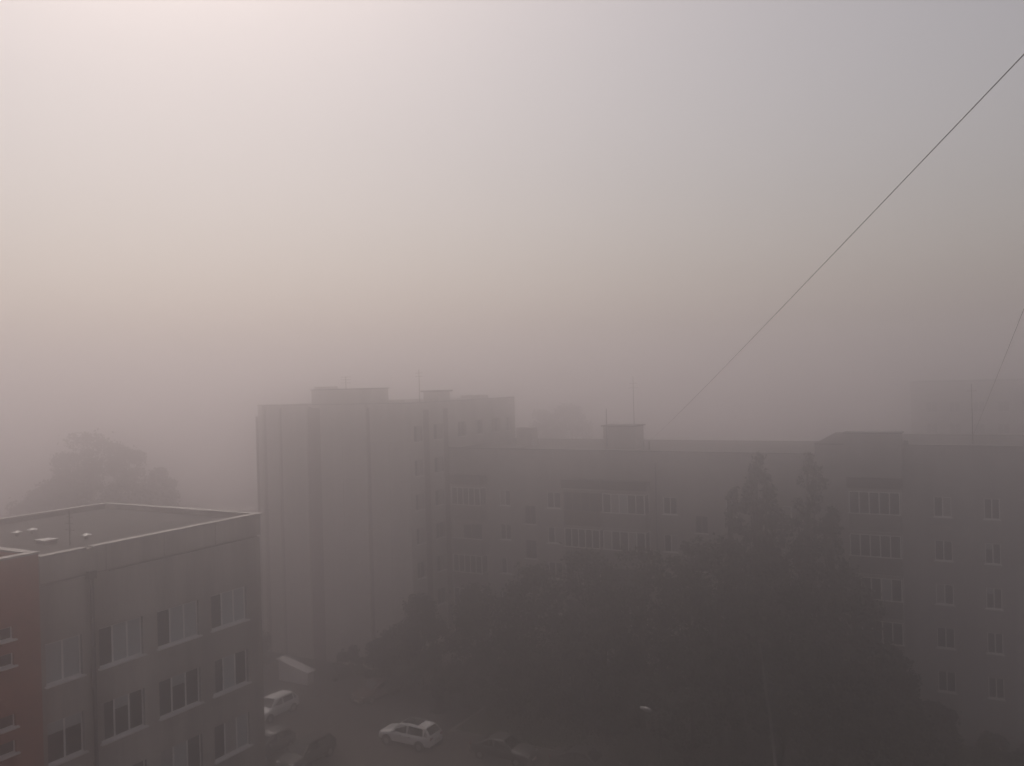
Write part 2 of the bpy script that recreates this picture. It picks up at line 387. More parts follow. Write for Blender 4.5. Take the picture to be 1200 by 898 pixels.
# ------------------------------------------------------------------ balconies
def balcony(parent, u0, u1, v, depth, zf, sill, style, panes='ddddd', side=True):
    """enclosed balcony: slab + parapet is the part; frame, panes and ledge are its pieces. style: white, brown or open"""
    mb = MB(); vb = v - .02
    mb.box(u0, u1, v - depth, vb, zf - .16, zf)
    t = .07
    mb.box(u0 + .03, u1 - .03, v - depth + .03, v - depth + .03 + t, zf + .002, sill - .03)
    mb.box(u0 + .03, u0 + .03 + t, v - depth + .032 + t, vb, zf + .002, sill - .03); mb.box(u1 - .03 - t, u1 - .03, v - depth + .032 + t, vb, zf + .002, sill - .03)
    b = mb.build('balcony', M['parapet_d' if style == 'brown' else 'parapet'], parent)
    top = zf + 2.62
    MB().box(u0 - .02, u1 + .02, v - depth - .05, v - depth + .14, sill - .028, sill + .03).build('ledge', M['brownframe' if style == 'brown' else 'sill'], b)
    MB().box(u0, u1, v - depth - .01, vb, top + .002, top + .2).build('fascia', M['fascia'], b)
    if style != 'open':
        fr = MB(); n = len(panes); W = u1 - u0; y0, y1 = v - depth + .03, v - depth + .09
        fr.box(u0 + .03, u1 - .03, y0, y1, top - .07, top)
        for k in range(n + 1):
            x = u0 + .07 + (W - .14) * k / n; fr.box(x - .04, x + .04, y0 + .001, y1 - .001, sill + .032, top - .072)
        for x in (u0 + .03, u1 - .09):
            fr.box(x, x + .06, vb - .08, vb - .002, sill + .032, top - .072); fr.box(x, x + .06, y1, vb - .082, top - .07, top - .002)
        fr.build('glazing_frame', M['brownframe' if style == 'brown' else 'pvc'], b)
        for k, st in enumerate(panes):
            x0 = u0 + .07 + (W - .14) * k / n + .042; x1 = u0 + .07 + (W - .14) * (k + 1) / n - .042
            MB().box(x0, x1, y0 + .02, y0 + .035, sill + .032, top - .072).build('pane', M[{'d': 'glass', 'p': 'blindglass', 'c': 'curtain'}[st]], b)
        for x in (u0 + .045, u1 - .065): MB().box(x, x + .02, y1 + .01, vb - .09, sill + .032, top - .072).build('side_pane', M['glass'], b)
    else:
        MB().box(u0 + .6, u0 + 1.4, v - .018, v - .01, zf + .01, zf + 2.1).build('balcony_door', M['glass'], b)
        MB().box(u0 + 1.45, u1 - .6, v - .018, v - .01, zf + .9, zf + 2.2).build('balcony_window', M['glass'], b)
    return b

# ------------------------------------------------------------------ long five storey house, middle section
V_F, MTOP = 65.5, 19.17
mid = thing('apartment_house', 'long five storey house with paired balconies between the tall block and the trees', 'building', (-27, V_F, 0))
MU0, MU1 = -43.18, -11.2
msill = [14.1 - 3 * k for k in range(5)]
mop = []
for z in msill:
    for (a0, a1) in ((-38.0, -36.9), (-33.3, -32.0), (-22.9, -21.75), (-17.85, -16.9)): mop.append((a0, a1, z, z + 1.38, 'w'))
    mop.append((-13.6, -12.4, z - .3, z + 1.08, 'w'))
for k in range(4):
    mop.append((-35.5, -34.4, 12.6 - 3 * k, 14.2 - 3 * k, 's')); mop.append((-20.3, -19.3, 12.75 - 3 * k, 14.1 - 3 * k, 's'))
mb = MB()
wall(mb, 'y', V_F, MU0, MU1, 0, MTOP - .08, [o[:4] for o in mop], 1)
mb.quad((MU0, V_F + 12, 0), (MU1, V_F + 12, 0), (MU1, V_F + 12, MTOP - .08), (MU0, V_F + 12, MTOP - .08))
mb.quad((MU0, V_F + .3, MTOP - .5), (MU1, V_F + .3, MTOP - .5), (MU1, V_F + .3, MTOP - .08), (MU0, V_F + .3, MTOP - .08))
mb.build('wall', M['brick'], mid)
MB().box(MU0, MU1, V_F - .12, V_F + .34, MTOP - .078, MTOP).build('coping', M['steel'], mid)
MB().quad((MU0, V_F + .3, MTOP - .2), (MU1, V_F + .3, MTOP - .2), (MU1, V_F + 12, MTOP - .02), (MU0, V_F + 12, MTOP - .02)).build('roof', M['roof'], mid)
for k in range(6):
    x0 = MU0 + k * 5.33 + .02
    MB().box(x0, x0 + 5.29, V_F - .05, V_F - .002, 18.25, MTOP - .082).build('attic_panel', M['brick2'], mid)
for (a0, a1, z0, z1, kd) in mop:
    if kd == 's': window(mid, 'y', V_F, a0, a1, z0, z1, 'dd', frame='brownframe', sill=.06)
    elif a0 == -13.6: window(mid, 'y', V_F, a0, a1, z0, z1, 'cc', sill=.14)
    else: window(mid, 'y', V_F, a0, a1, z0, z1, rng.choice(['dd', 'dd', 'dc', 'cd']), sill=.14)
zf = [13.1 - 3 * k for k in range(5)]
for k in range(5):
    z = zf[k]
    balcony(mid, -42.35, -39.25, V_F, 1.1, z, z + 1.06, ['white', 'open', 'white', 'white', 'white'][k], 'ddddd')
    balcony(mid, -31.2, -27.95, V_F, 1.1, z, z + 1.06, ['brown', 'white', 'white', 'brown', 'white'][k], ['dddd', 'ddddd', 'dcdd', 'dddd', 'dddd'][k])
    balcony(mid, -27.7, -24.0, V_F, 1.1, z, z + 1.06, ['white', 'white', 'brown', 'white', 'open'][k], ['dcpdd', 'cddcd', 'dddd', 'ddddd', 'ddd'][k])
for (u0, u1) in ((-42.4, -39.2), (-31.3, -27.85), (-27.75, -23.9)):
    MB().box(u0, u1, V_F - 1.2, V_F - .055, 16.02, 16.72).build('shaded_canopy', M['shaded_canopy'], mid)  # dark boxes cap the balconies and paint in their shaded openings
MB().box(-28.9, -26.0, V_F + 2.4, V_F + 4.4, MTOP - .5, 20.95).build('vent_shaft', M['panel'], mid)
MB().box(-29.05, -25.85, V_F + 2.25, V_F + 4.55, 20.953, 21.06).build('shaft_cap', M['roof'], mid)
MB().box(-38.5, -36.9, V_F + 4.4, V_F + 5.6, MTOP - .5, 20.7).build('vent_shaft', M['panel'], mid)
MB().tube([(-11.3, V_F - .12, 18.2), (-11.3, V_F - .12, .3)], .07, 8).build('downpipe', M['pipe'], mid)
MB().tube([(-23.4, V_F - .1, 18.2), (-23.4, V_F - .1, .3)], .07, 8).build('downpipe', M['pipe'], mid)
MB().box(-24.0, -23.9, V_F + .1, V_F + .2, MTOP + .002, 19.93).build('cable_bracket', M['steel'], mid)
def mast(x, y, z0, z1, label, bars, r=.035):
    m = MB().tube([(x, y, z0), (x, y, z1)], [r, r * .6], 6)
    for z, h in bars: m.tube([(x - h, y, z), (x + h, y, z)], .014, 5)
    tag(m.build('roof_antenna', M['steel']), label, 'antenna')
mast(-28.4, V_F + 2.0, 19.3, 22.5, 'short thick post left of the roof vent shaft on the long house', [], .06)
mast(-26.3, V_F + 3.0, 21.0, 25.2, 'tallest thin mast rising from the vent shaft of the long house', [(24.6, .35), (24.2, .45)])

# ------------------------------------------------------------------ right section
rs = thing('apartment_house', 'nearer house section with one glazed balcony stack at the right edge', 'building', (0, V_F - .25, 0))
BV, BTOP, BU0, BU1 = V_F - .0, 19.9, -11.18, 22.0
bsill = [14.93 - 3 * k for k in range(5)]
bop = []
for z in bsill:
    for (a0, a1) in ((-3.45, -2.35), (-.42, .52), (4.2, 5.3), (8.0, 9.1)): bop.append((a0, a1, z, z + 1.4))
mb = MB()
wall(mb, 'y', BV, BU0, BU1, 0, BTOP - .08, bop, 1)
mb.quad((BU0, BV + 12, 0), (BU1, BV + 12, 0), (BU1, BV + 12, BTOP - .08), (BU0, BV + 12, BTOP - .08))
mb.quad((BU1, BV, 0), (BU1, BV + 12, 0), (BU1, BV + 12, BTOP - .08), (BU1, BV, BTOP - .08))
mb.build('wall', M['brick2'], rs)
for o_ in bop: window(rs, 'y', BV, *o_, rng.choice(['dd', 'dd', 'dc', 'cd', 'hd']), sill=.14)
MB().box(BU0, -9.05, BV - .1, BV + .34, BTOP - .078, BTOP).build('coping', M['steel'], rs)
MB().box(-5.25, BU1, BV - .1, BV + .34, BTOP - .078, BTOP).build('coping', M['coping'], rs)
MB().quad((BU0, BV + .3, BTOP - .35), (BU1, BV + .3, BTOP - .35), (BU1, BV + 12, BTOP - .1), (BU0, BV + 12, BTOP - .1)).build('roof', M['roof'], rs)
for k in range(5):
    z = bsill[k] - .9
    balcony(rs, -8.82, -5.42, BV, 1.1, z, z + 1.06, ['white', 'white', 'white', 'white', 'brown'][k], ['ddddd', 'ddddd', 'dddpd', 'ddddd', 'dddd'][k])
MB().box(-8.9, -5.36, BV - 1.2, BV - .055, 16.88, 17.62).build('shaded_canopy', M['shaded_canopy'], rs)  # dark box stands in for the shadowed recess above the glazing
MB().box(-9.0, -5.3, BV - 1.1, BV - .03, 17.625, 20.7).build('balcony_head', M['brick2'], rs)
MB().box(-9.08, -5.22, BV - 1.18, BV + .4, 20.703, 20.79).build('head_coping', M['steel'], rs)
MB().box(-5.2, -4.9, BV - .2, BV + .35, BTOP + .003, 20.2).build('coping_cap', M['coping'], rs)
# lower stepped gable between the sections
MB().quad((-11.18, BV + .02, BTOP - .02), (-9.02, BV + .02, BTOP - .02), (-9.02, BV + .02, 20.72), (-9.7, BV + .02, 20.72)).build('step_gable', M['brick2'], rs)
MB().box(2.2, 3.4, BV + 3, BV + 4.2, BTOP - .4, 20.9).build('vent_shaft', M['panel'], rs)
mast(-1.0, 68.07, 19.5, 24.0, 'mast on the right house roof beside the shorter cable', [(23.5, .3)])

# ------------------------------------------------------------------ block beyond the right section
fb = thing('tower_block', 'faint taller block showing over the roof of the right house', 'building', (1.4, 128, 0))
FU0, FU1, FV = -9.2, 12.0, 128.0
fop = [(a, a + 1.4, 2 + 2.9 * k, 3.4 + 2.9 * k) for k in range(7) for a in (-7.4, -4.6, -1.8, 1.0, 3.8, 6.6, 9.4)]
mb = MB()
wall(mb, 'y', FV, FU0, FU1, 0, 23.4, fop, 1)
mb.quad((FU0, FV, 0), (FU0, FV + 12, 0), (FU0, FV + 12, 23.4), (FU0, FV, 23.4)); mb.quad((FU1, FV, 0), (FU1, FV + 12, 0), (FU1, FV + 12, 23.4), (FU1, FV, 23.4))
mb.build('wall', M['panel'], fb)
for o_ in fop: window(fb, 'y', FV, *o_, 'dd', sill=.1)
MB().box(FU0 - .1, FU1 + .1, FV - .1, FV + 12.1, 23.403, 23.55).build('roof', M['roof'], fb)

# ------------------------------------------------------------------ shed by the tower
sh = thing('basement_entrance', 'low white lean-to with sloping roof at the foot of the tall block', 'shed', (-52, 54.3, 0))
p = [(-53.6, 1.75), (-50.35, 1.05)]
mb = MB()
mb.quad((-53.6, 54.05, 0), (-50.35, 54.05, 0), (-50.35, 54.05, 1.05), (-53.6, 54.05, 1.75))
mb.quad((-53.6, 54.8, 0), (-50.35, 54.8, 0), (-50.35, 54.8, 1.05), (-53.6, 54.8, 1.75))
mb.quad((-53.6, 54.05, 0), (-53.6, 54.8, 0), (-53.6, 54.8, 1.75), (-53.6, 54.05, 1.75))
mb.quad((-50.35, 54.05, 0), (-50.35, 54.8, 0), (-50.35, 54.8, 1.05), (-50.35, 54.05, 1.05))
mb.build('wall', M['shedwhite'], sh)
mb = MB(); z0, z1 = 1.80, 1.02
n0 = [(-53.75, 53.9, 1.79), (-50.2, 53.9, 1.025), (-50.2, 54.9, 1.025), (-53.75, 54.9, 1.79)]
mb.v = n0 + [(x, y, z + .07) for x, y, z in n0]
mb.f = [(0, 3, 2, 1), (4, 5, 6, 7), (0, 1, 5, 4), (1, 2, 6, 5), (2, 3, 7, 6), (3, 0, 4, 7)]
mb.build('roof', M['shedwhite'], sh)

# ------------------------------------------------------------------ trees
def crown_mesh(name, seed, h0, h1, rad, kind, n, mat, size):
    r = np.random.RandomState(seed); H = h1 - h0
    # clump centres through the crown volume
    nc = {'round': 74, 'spire': 80, 'bush': 22}[kind]
    cen, cr = [], []
    for i in range(nc):
        t = r.uniform(0, 1)
        if kind == 'spire': env = (1 - t) ** 0.7 * (0.55 + .45 * min(1, t * 6)) + .04
        elif kind == 'bush': env = math.sqrt(max(0.05, 1 - (t * .95) ** 2))
        else: env = math.sqrt(max(.02, 1 - ((t - .40) / (.61 if t > .4 else .50)) ** 2))
        a = r.uniform(0, 2 * math.pi); q = rad * env * (r.uniform(.15, 1) ** .6) * .86
        c = rad * r.uniform(.16, .33) * ((.62 + .38 * env) if kind != 'spire' else .30 + .62 * (1 - t))
        cen.append((q * math.cos(a), q * math.sin(a), h0 + t * H * (1.0 if kind == 'spire' else .97))); cr.append(c)
    cen = np.array(cen); cr = np.array(cr)
    w_ = cr ** 2; idx = r.choice(nc, n, p=w_ / w_.sum())
    d = r.normal(size=(n, 3)); d /= np.linalg.norm(d, axis=1)[:, None]
    dist = cr[idx] * (.35 + .8 * r.rand(n) ** .7)
    P = cen[idx] + d * dist[:, None] * np.array([1, 1, .8 if kind != 'spire' else 1.25])
    stray = r.rand(n) < .05                       # loose twigs outside the clumps
    P[stray] += d[stray] * (cr[idx][stray] * r.uniform(.2, .9, stray.sum()))[:, None]
    P[:, 2] = np.maximum(P[:, 2], .15)
    nrm = d + r.normal(scale=.7, size=(n, 3)); nrm /= np.linalg.norm(nrm, axis=1)[:, None]
    ref = r.normal(size=(n, 3)); t1 = np.cross(nrm, ref); t1 /= np.linalg.norm(t1, axis=1)[:, None]; t2 = np.cross(nrm, t1)
    s = size * r.uniform(.55, 1.25, size=(n, 1)); s2 = s * r.uniform(.45, .8, size=(n, 1))
    V = np.stack([P - t1 * s, P - t2 * s2 + nrm * s * .15, P + t1 * s, P + t2 * s2 + nrm * s * .15], 1).reshape(-1, 3)
    me = bpy.data.meshes.new(name)
    me.vertices.add(4 * n); me.vertices.foreach_set('co', V.astype(np.float32).ravel())
    me.loops.add(4 * n); me.loops.foreach_set('vertex_index', np.arange(4 * n, dtype=np.int32))
    me.polygons.add(n); me.polygons.foreach_set('loop_start', np.arange(0, 4 * n, 4, dtype=np.int32))
    me.materials.append(mat); me.update(calc_edges=True)
    return me, cen

def tree(u, v, h, rad, kind, label, seed, leaf=0, base=None, n=None, size=.16, group=None, name=None, cat='tree'):
    t = thing(name or {'round': 'leafy_tree', 'spire': 'tall_tree', 'bush': 'shrub'}[kind], label, cat, (u, v, 0), group=group)
    b0 = base if base is not None else {'round': h * .16, 'spire': h * .10, 'bush': .1}[kind]
    n = n or {'round': 6500, 'spire': 6500, 'bush': 2500}[kind]
    me, cen = crown_mesh('crown', seed, b0, h, rad, kind, n, LEAF[leaf], size)
    o = bpy.data.objects.new('crown', me); C.objects.link(o); o.parent = t
    r = random.Random(seed)
    mb = MB(); tr = .028 * h ** .95 * (.5 if kind == 'bush' else 1)
    top = h * {'round': .72, 'spire': .96, 'bush': .6}[kind]
    pts = []; dx = dy = 0
    for k in range(7):
        pts.append((dx, dy, top * k / 6)); dx += r.uniform(-.12, .12) * h / 14; dy += r.uniform(-.12, .12) * h / 14
    mb.tube(pts, [tr * (1.15 if k == 0 else 1 - .85 * k / 6) for k in range(7)], 8)
    mb.build('trunk', M['bark'], t, smooth=True, local=True)
    sel = r.sample(range(len(cen)), 9 if kind != 'bush' else 4)
    for i in sel:
        c = cen[i]; k = max(1, min(5, int(c[2] / top * 6) - 1)); s = Vector(pts[k]); e_ = Vector(c)
        mid_ = s.lerp(e_, .5) + Vector((0, 0, -.05 * h / 10))
        MB().tube([s, mid_, e_], [tr * .4, tr * .26, tr * .08], 6).build('limb', M['bark'], t, smooth=True, local=True)
    return t

G1 = 'trees in the courtyard in front of the long house'
tree(-40.6, 57.2, 7.9, 2.5, 'round', 'leftmost small courtyard tree near the foot of the tall block', 1, 0, group=G1)
tree(-35.0, 57.0, 9.3, 3.0, 'round', 'low leafy tree rising behind the white crossover', 2, 1, group=G1)
tree(-31.0, 58.2, 10.8, 3.3, 'round', 'leafy tree under the left balcony stack of the long house', 3, 0, group=G1)
tree(-26.5, 58.4, 12.4, 3.5, 'round', 'broad leafy tree hiding the lower paired balconies', 4, 2, group=G1)
tree(-22.2, 57.6, 13.2, 3.5, 'round', 'leafy tree right of the paired balconies, behind the street lamp', 5, 0, group=G1)
tree(-18.6, 59.5, 13.6, 3.3, 'round', 'leafy tree left of the two pointed treetops', 6, 1, group=G1)
tree(-14.05, 60.2, 19.5, 3.9, 'spire', 'left one of the two tall pointed trees', 7, 2, n=11000, group=G1)
tree(-10.75, 60.8, 19.8, 4.0, 'spire', 'right one of the two tall pointed trees', 8, 0, n=11000, group=G1)
tree(-16.1, 57.0, 14.4, 3.1, 'round', 'dense tree in front of the left pointed tree', 9, 0, group=G1)
tree(-8.0, 59.2, 12.4, 2.6, 'round', 'tree right of the pointed pair, below the glazed balconies', 10, 1, group=G1)
tree(-5.9, 58.4, 7.7, 2.4, 'round', 'lower tree beside the right house, under its balcony stack', 11, 0, group=G1)
tree(-11.6, 55.4, 12.2, 3.5, 'round', 'broad dark tree behind the pale leaning pole', 12, 2, group=G1)
tree(-23.2, 54.0, 8.6, 3.0, 'round', 'low dark tree above the rightmost parked cars', 13, 2, group=G1)
tree(-17.0, 53.4, 9.0, 3.2, 'round', 'dark tree at the bottom right of the street lamp', 14, 0, group=G1)
tree(-3.6, 60.4, 3.7, 1.8, 'round', 'small tree under the right house windows', 15, 1, base=.4, group=G1)
tree(-8.6, 55.0, 8.4, 2.9, 'round', 'dark tree at the bottom right of the pale leaning pole', 16, 2, group=G1)
tree(-29.6, 54.6, 6.2, 2.5, 'round', 'low bushy tree behind the charcoal saloon', 17, 1, base=.5, group=G1)
tree(-4.6, 54.6, 5.4, 2.4, 'round', 'round topped low tree at the bottom edge right of the pole', 18, 0, base=.4, group=G1)
tree(-26.2, 54.8, 7.0, 2.5, 'round', 'low tree between the bushy tree and the street lamp', 19, 0, base=.5, group=G1)
tree(-36.6, 54.6, 3.6, 1.9, 'bush', 'shrub just behind the roof of the white crossover', 20, 2, name='shrub', cat='shrub')
tree(-33.4, 55.0, 4.6, 2.1, 'bush', 'dark shrub right of the white crossover', 21, 0, name='shrub', cat='shrub')
tree(-42.5, 56.2, 5.4, 2.2, 'round', 'small low tree beside the dark red car at the foot of the tall block', 44, 2, base=.4, group=G1)
tree(-48.4, 57.0, 2.6, 1.6, 'bush', 'shrub against the tall block right of the white lean-to', 22, 2, name='shrub', cat='shrub')
tree(-45.6, 57.2, 3.4, 1.7, 'bush', 'taller shrub at the right foot of the tall block', 23, 0, name='shrub', cat='shrub')
tree(-55.6, 53.4, 4.2, 1.7, 'bush', 'dark shrub left of the white lean-to behind the near block', 24, 2, name='shrub', cat='shrub')
tree(-.2, 62.9, 1.5, 1.2, 'bush', 'low shrub at the foot of the right house below its last windows', 25, 0, name='shrub', cat='shrub', n=1500)
tree(1.9, 62.5, 1.3, 1.0, 'bush', 'lowest shrub in the bottom right corner', 26, 1, name='shrub', cat='shrub', n=1500)
tree(-13.3, 58.6, 17.0, 2.6, 'spire', 'shorter pointed tree squeezed between the two tall pointed ones', 41, 1, n=7000, group=G1)
tree(-9.3, 59.6, 16.6, 2.8, 'spire', 'shorter pointed tree on the right flank of the tall pair', 42, 2, n=7000, group=G1)
tree(-15.9, 60.4, 17.2, 2.4, 'spire', 'shorter pointed tree on the left flank of the tall pair', 43, 0, n=7000, group=G1)
G2 = 'trees beyond the near grey block'
tree(-88.6, 61.6, 21.1, 4.8, 'round', 'large rounded tree looming behind the flat roof at left', 31, 0, n=16000, size=.2, group=G2)
tree(-89.4, 59.3, 18.6, 4.0, 'round', 'left shoulder tree merging with the large rounded one', 32, 2, n=12000, size=.2, group=G2)
tree(-86.1, 63.8, 18.8, 3.8, 'round', 'right shoulder tree merging with the large rounded one', 36, 1, n=12000, size=.2, group=G2)
tree(-82.5, 65.5, 16.6, 2.7, 'round', 'smaller separate tree right of the large rounded one', 33, 0, n=9000, size=.2, group=G2)
tree(-91.9, 56.4, 14.5, 3.5, 'round', 'low faint tree at the left edge behind the flat roof', 34, 1, n=10000, size=.2, group=G2)
tree(-60.4, 118.6, 20.9, 4.6, 'round', 'left one of two faint treetops behind the long house roof', 35, 0, n=11000, size=.2, group='trees behind the long house')
tree(-56.5, 119.7, 21.5, 4.4, 'round', 'right one of two faint treetops behind the long house roof', 37, 2, n=11000, size=.2, group='trees behind the long house')

# grass on the lawn
def grass_tufts():
    r = np.random.RandomState(3); n = 9000
    x = r.uniform(-34.0, 3, n); y = 51.6 + 12.2 * r.rand(n) ** 1.6; a = r.uniform(0, np.pi, n); h = r.uniform(.05, .16, n); wd = .05
    c, s = np.cos(a) * wd, np.sin(a) * wd; lx, ly = r.uniform(-.05, .05, (2, n)); z = np.full(n, .05)
    V = np.stack([np.stack([x - c, y - s, z], 1), np.stack([x + c, y + s, z], 1), np.stack([x + lx, y + ly, z + h], 1)], 1).reshape(-1, 3)
    me = bpy.data.meshes.new('grass'); me.from_pydata(V.tolist(), [], np.arange(3 * n).reshape(-1, 3).tolist()); me.materials.append(M['grass'])
    o = bpy.data.objects.new('grass', me); C.objects.link(o); o['kind'] = 'stuff'; o['label'] = 'short grass on the courtyard lawn under the trees'; o['category'] = 'grass'
grass_tufts()

# ------------------------------------------------------------------ cars
def loft(sections, closed_ends=True):
    """sections: list of rings with equal length"""
    mb = MB(); k = len(sections[0])
    for s in sections: mb.v += s
    for i in range(len(sections) - 1):
        for j in range(k):
            a0 = i * k + j; a1 = i * k + (j + 1) % k; mb.f.append((a0, a1, a1 + k, a0 + k))
    if closed_ends: mb.f.append(tuple(range(k))[::-1]); mb.f.append(tuple((len(sections) - 1) * k + j for j in range(k)))
    return mb

def smooth_part(o, lv=2):
    o.data.polygons.foreach_set('use_smooth', [True] * len(o.data.polygons))
    s = o.modifiers.new('round', 'SUBSURF'); s.levels = lv; s.render_levels = lv
    return o

def car(label, loc, rz, L, W, H, paint, kind='suv', roofpaint=None, rails=False, clad=True, group='cars parked and driving in the courtyard'):
    """local X runs from nose (0 -> -L/2) to tail; nose at -X"""
    t = thing('car', label, 'car', loc, rz, group)
    X = lambda f: -L / 2 + f * L
    hw = W / 2; gc = .2 if kind != 'suv' else .24
    belt = {'suv': .625, 'hatch': .64, 'sedan': .64}[kind] * H
    if kind == 'sedan': top = [(0, .42), (.015, .52), (.10, .575), (.27, .645), (.5, .655), (.80, .70), (.96, .70), (1.0, .60)]
    else: top = [(0, .40), (.015, .50), (.10, .565), (.26, .625), (.5, .64), (.82, .67), (.97, .68), (1.0, .55)]
    wid = [.80, .88, .96, 1.0, 1.0, 1.0, .95, .86]
    secs = []
    for (f, tz), wv in zip(top, wid):
        x = X(f); z1 = tz * H; a = hw * wv; zb = gc + (.10 if f in (0, 1.0) else 0)
        secs.append([(x, -a * .93, zb), (x, -a, zb + (z1 - zb) * .35), (x, -a * .99, zb + (z1 - zb) * .75), (x, -a * .88, z1),
                     (x, 0, z1 + .035), (x, a * .88, z1), (x, a * .99, zb + (z1 - zb) * .75), (x, a, zb + (z1 - zb) * .35), (x, a * .93, zb)])
    body = smooth_part(loft(secs).build('body', M[paint], t, local=True))
    # greenhouse pillars and roof skin
    if kind == 'sedan': g = [(.27, .62), (.43, .985), (.56, 1.0), (.68, .965), (.86, .685)]
    elif kind == 'hatch': g = [(.25, .61), (.41, .98), (.58, 1.0), (.86, .955), (.985, .66)]
    else: g = [(.245, .60), (.40, .97), (.60, 1.0), (.88, .965), (.985, .66)]
    def ring(f, tz, wt, zb):
        x = X(f); z1 = tz * H; b_ = hw * .86; a = hw * wt
        return [(x, -b_, zb), (x, -a, max(z1 - .05, zb + .01)), (x, -a * .8, max(z1, zb + .02)), (x, a * .8, max(z1, zb + .02)), (x, a, max(z1 - .05, zb + .01)), (x, b_, zb)]
    wt = [.86, .70, .69, .69, .84]
    zb = belt - .06
    gh = loft([ring(f, z, w_, zb) for (f, z), w_ in zip(g, wt)]).build('roof', M[paint], t, local=True)
    # glass set just proud of the greenhouse skin
    def P(f, z, y): return (X(f), y, z)
    (f0, z0), (f1, z1), (f2, z2), (f3, z3), (f4, z4) = g
    def lerp(a, b, q): return a + (b - a) * q
    ws = MB(); q0, q1 = .12, .93; e = .012
    def slope(fa, za, fb, zb_, wa, wb, qa, qb, sgn):
        xa, xb = lerp(fa, fb, qa), lerp(fa, fb, qb); ha, hb = lerp(za, zb_, qa) * H, lerp(za, zb_, qb) * H
        ya, yb = hw * lerp(wa, wb, qa) * .84, hw * lerp(wa, wb, qb) * .82
        dx = sgn * e
        return [(X(xa) + dx, -ya, ha + .014), (X(xa) + dx, ya, ha + .014), (X(xb) + dx, yb, hb + .014), (X(xb) + dx, -yb, hb + .014)]
    def slab(v, n, name, mat):
        n = Vector(n) * .012; mb = MB(); mb.v = v + [tuple(Vector(p) - n) for p in v]
        mb.f = [(0, 1, 2, 3), (7, 6, 5, 4), (0, 4, 5, 1), (1, 5, 6, 2), (2, 6, 7, 3), (3, 7, 4, 0)]
        return mb.build(name, M[mat], t, local=True)
    slab(slope(f0, z0, f1, z1, .86, .70, q0, q1, -1), (-.5, 0, .8), 'windscreen', 'carglass')
    slab(slope(f4, z4, f3, z3, .84, .69, .14, .88, 1), (.6, 0, .7), 'rear_window', 'carglass')
    for s in (-1, 1):
        for (fa, fb) in ((f0 + .075, f0 + .30), (f0 + .325, f3 - .03), (f3 - .01, f4 - .055)):
            if fb - fa < .04: continue
            def topz(f):
                for (a_, za_), (b_, zb__) in zip(g[:-1], g[1:]):
                    if a_ <= f <= b_: return lerp(za_, zb__, (f - a_) / (b_ - a_)) * H
                return z1 * H
            za, zc = topz(fa) - .10, topz(fb) - .10; lo = belt + .02
            if za < lo + .04: za = lo + .04
            if zc < lo + .04: zc = lo + .04
            def yy(z, f): # side skin half width at height z
                zt = topz(f) - .05; q = min(1, max(0, (z - zb) / max(zt - zb, .05)))
                wtop = hw * (.70 if f1 - .05 < f < f3 + .03 else .78); return lerp(hw * .86, wtop, q) + .012
            v = [(X(fa), s * yy(lo, fa), lo), (X(fb), s * yy(lo, fb), lo), (X(fb - .006), s * yy(zc, fb), zc), (X(fa + .012), s * yy(za, fa), za)]
            slab(v, (0, s, .3), 'side_window', 'carglass')
    if roofpaint:
        mb = MB(); y = hw * .5; e2 = .012
        xs = [f1 + .015, f2, lerp(f2, f3, .45)]
        zs = [lerp(z1, z2, .08) * H, z2 * H, lerp(z2, z3, .45) * H]
        for i in range(2): mb.quad((X(xs[i]), -y, zs[i] + e2), (X(xs[i + 1]), -y, zs[i + 1] + e2), (X(xs[i + 1]), y, zs[i + 1] + e2), (X(xs[i]), y, zs[i] + e2))
        mb.build('sunroof', M[roofpaint], t, local=True)
    if rails:
        for s in (-1, 1):
            MB().tube([(X(f1 + .03), s * hw * .60, z1 * H + .03), (X(f2), s * hw * .60, z2 * H + .06), (X(f3 - .02), s * hw * .60, z3 * H + .04)], .022, 6).build('roof_rail', M['rim'], t, local=True)
    r = .335 if kind == 'suv' else .30
    wb = (.185, .80)
    for f in wb:
        for s in (-1, 1):
            MB().tube([(X(f), s * (hw - .26), r), (X(f), s * (hw + .004), r)], r * 1.2, 20).build('wheel_arch', M['arch'], t, local=True).location.z = .03
            wh = MB().tube([(X(f), s * (hw - .20), r), (X(f), s * (hw - .02), r), (X(f), s * (hw + .018), r)], [r, r, r * .94], 20).build('wheel', M['tyre'], t, local=True)
            rm = MB().tube([(X(f), s * (hw - .01), r), (X(f), s * (hw + .026), r)], r * .62, 14)
            rm.build('rim', M['rim'], wh, local=True)
    for s in (-1, 1):
        MB().box(X(.012), X(.05), s * hw * .62 - .17, s * hw * .62 + .17, .44 * H, .50 * H).build('headlight', M['headlens'], t, local=True)
        MB().box(X(.955), X(.992), s * hw * .66 - .15, s * hw * .66 + .15, .52 * H, .62 * H).build('tail_light', M['taillens'], t, local=True)
        MB().box(X(f0 + .06), X(f0 + .10), min(s * (hw - .04), s * (hw + .16)), max(s * (hw - .04), s * (hw + .16)), belt + .02, belt + .15).build('mirror', M[paint], t, local=True)
        for fd in (.43, .60): MB().box(X(fd), X(fd + .04), min(s * hw * .985, s * (hw + .015)), max(s * hw * .985, s * (hw + .015)), belt - .17, belt - .14).build('door_handle', M['arch' if clad else paint], t, local=True)
    MB().box(X(-.006), X(.05), -hw * .74, hw * .74, gc + .02, gc + .20).build('front_bumper', M['arch'], t, local=True)
    MB().box(X(.95), X(1.006), -hw * .76, hw * .76, gc + .02, gc + .22).build('rear_bumper', M['arch'], t, local=True)
    MB().box(X(-.008), X(.02), -hw * .42, hw * .42, .36 * H, .43 * H).build('grille', M['arch'], t, local=True)
    MB().box(X(-.012), X(.0), -.26, .26, gc + .10, gc + .21).build('number_plate', M['plate'], t, local=True)
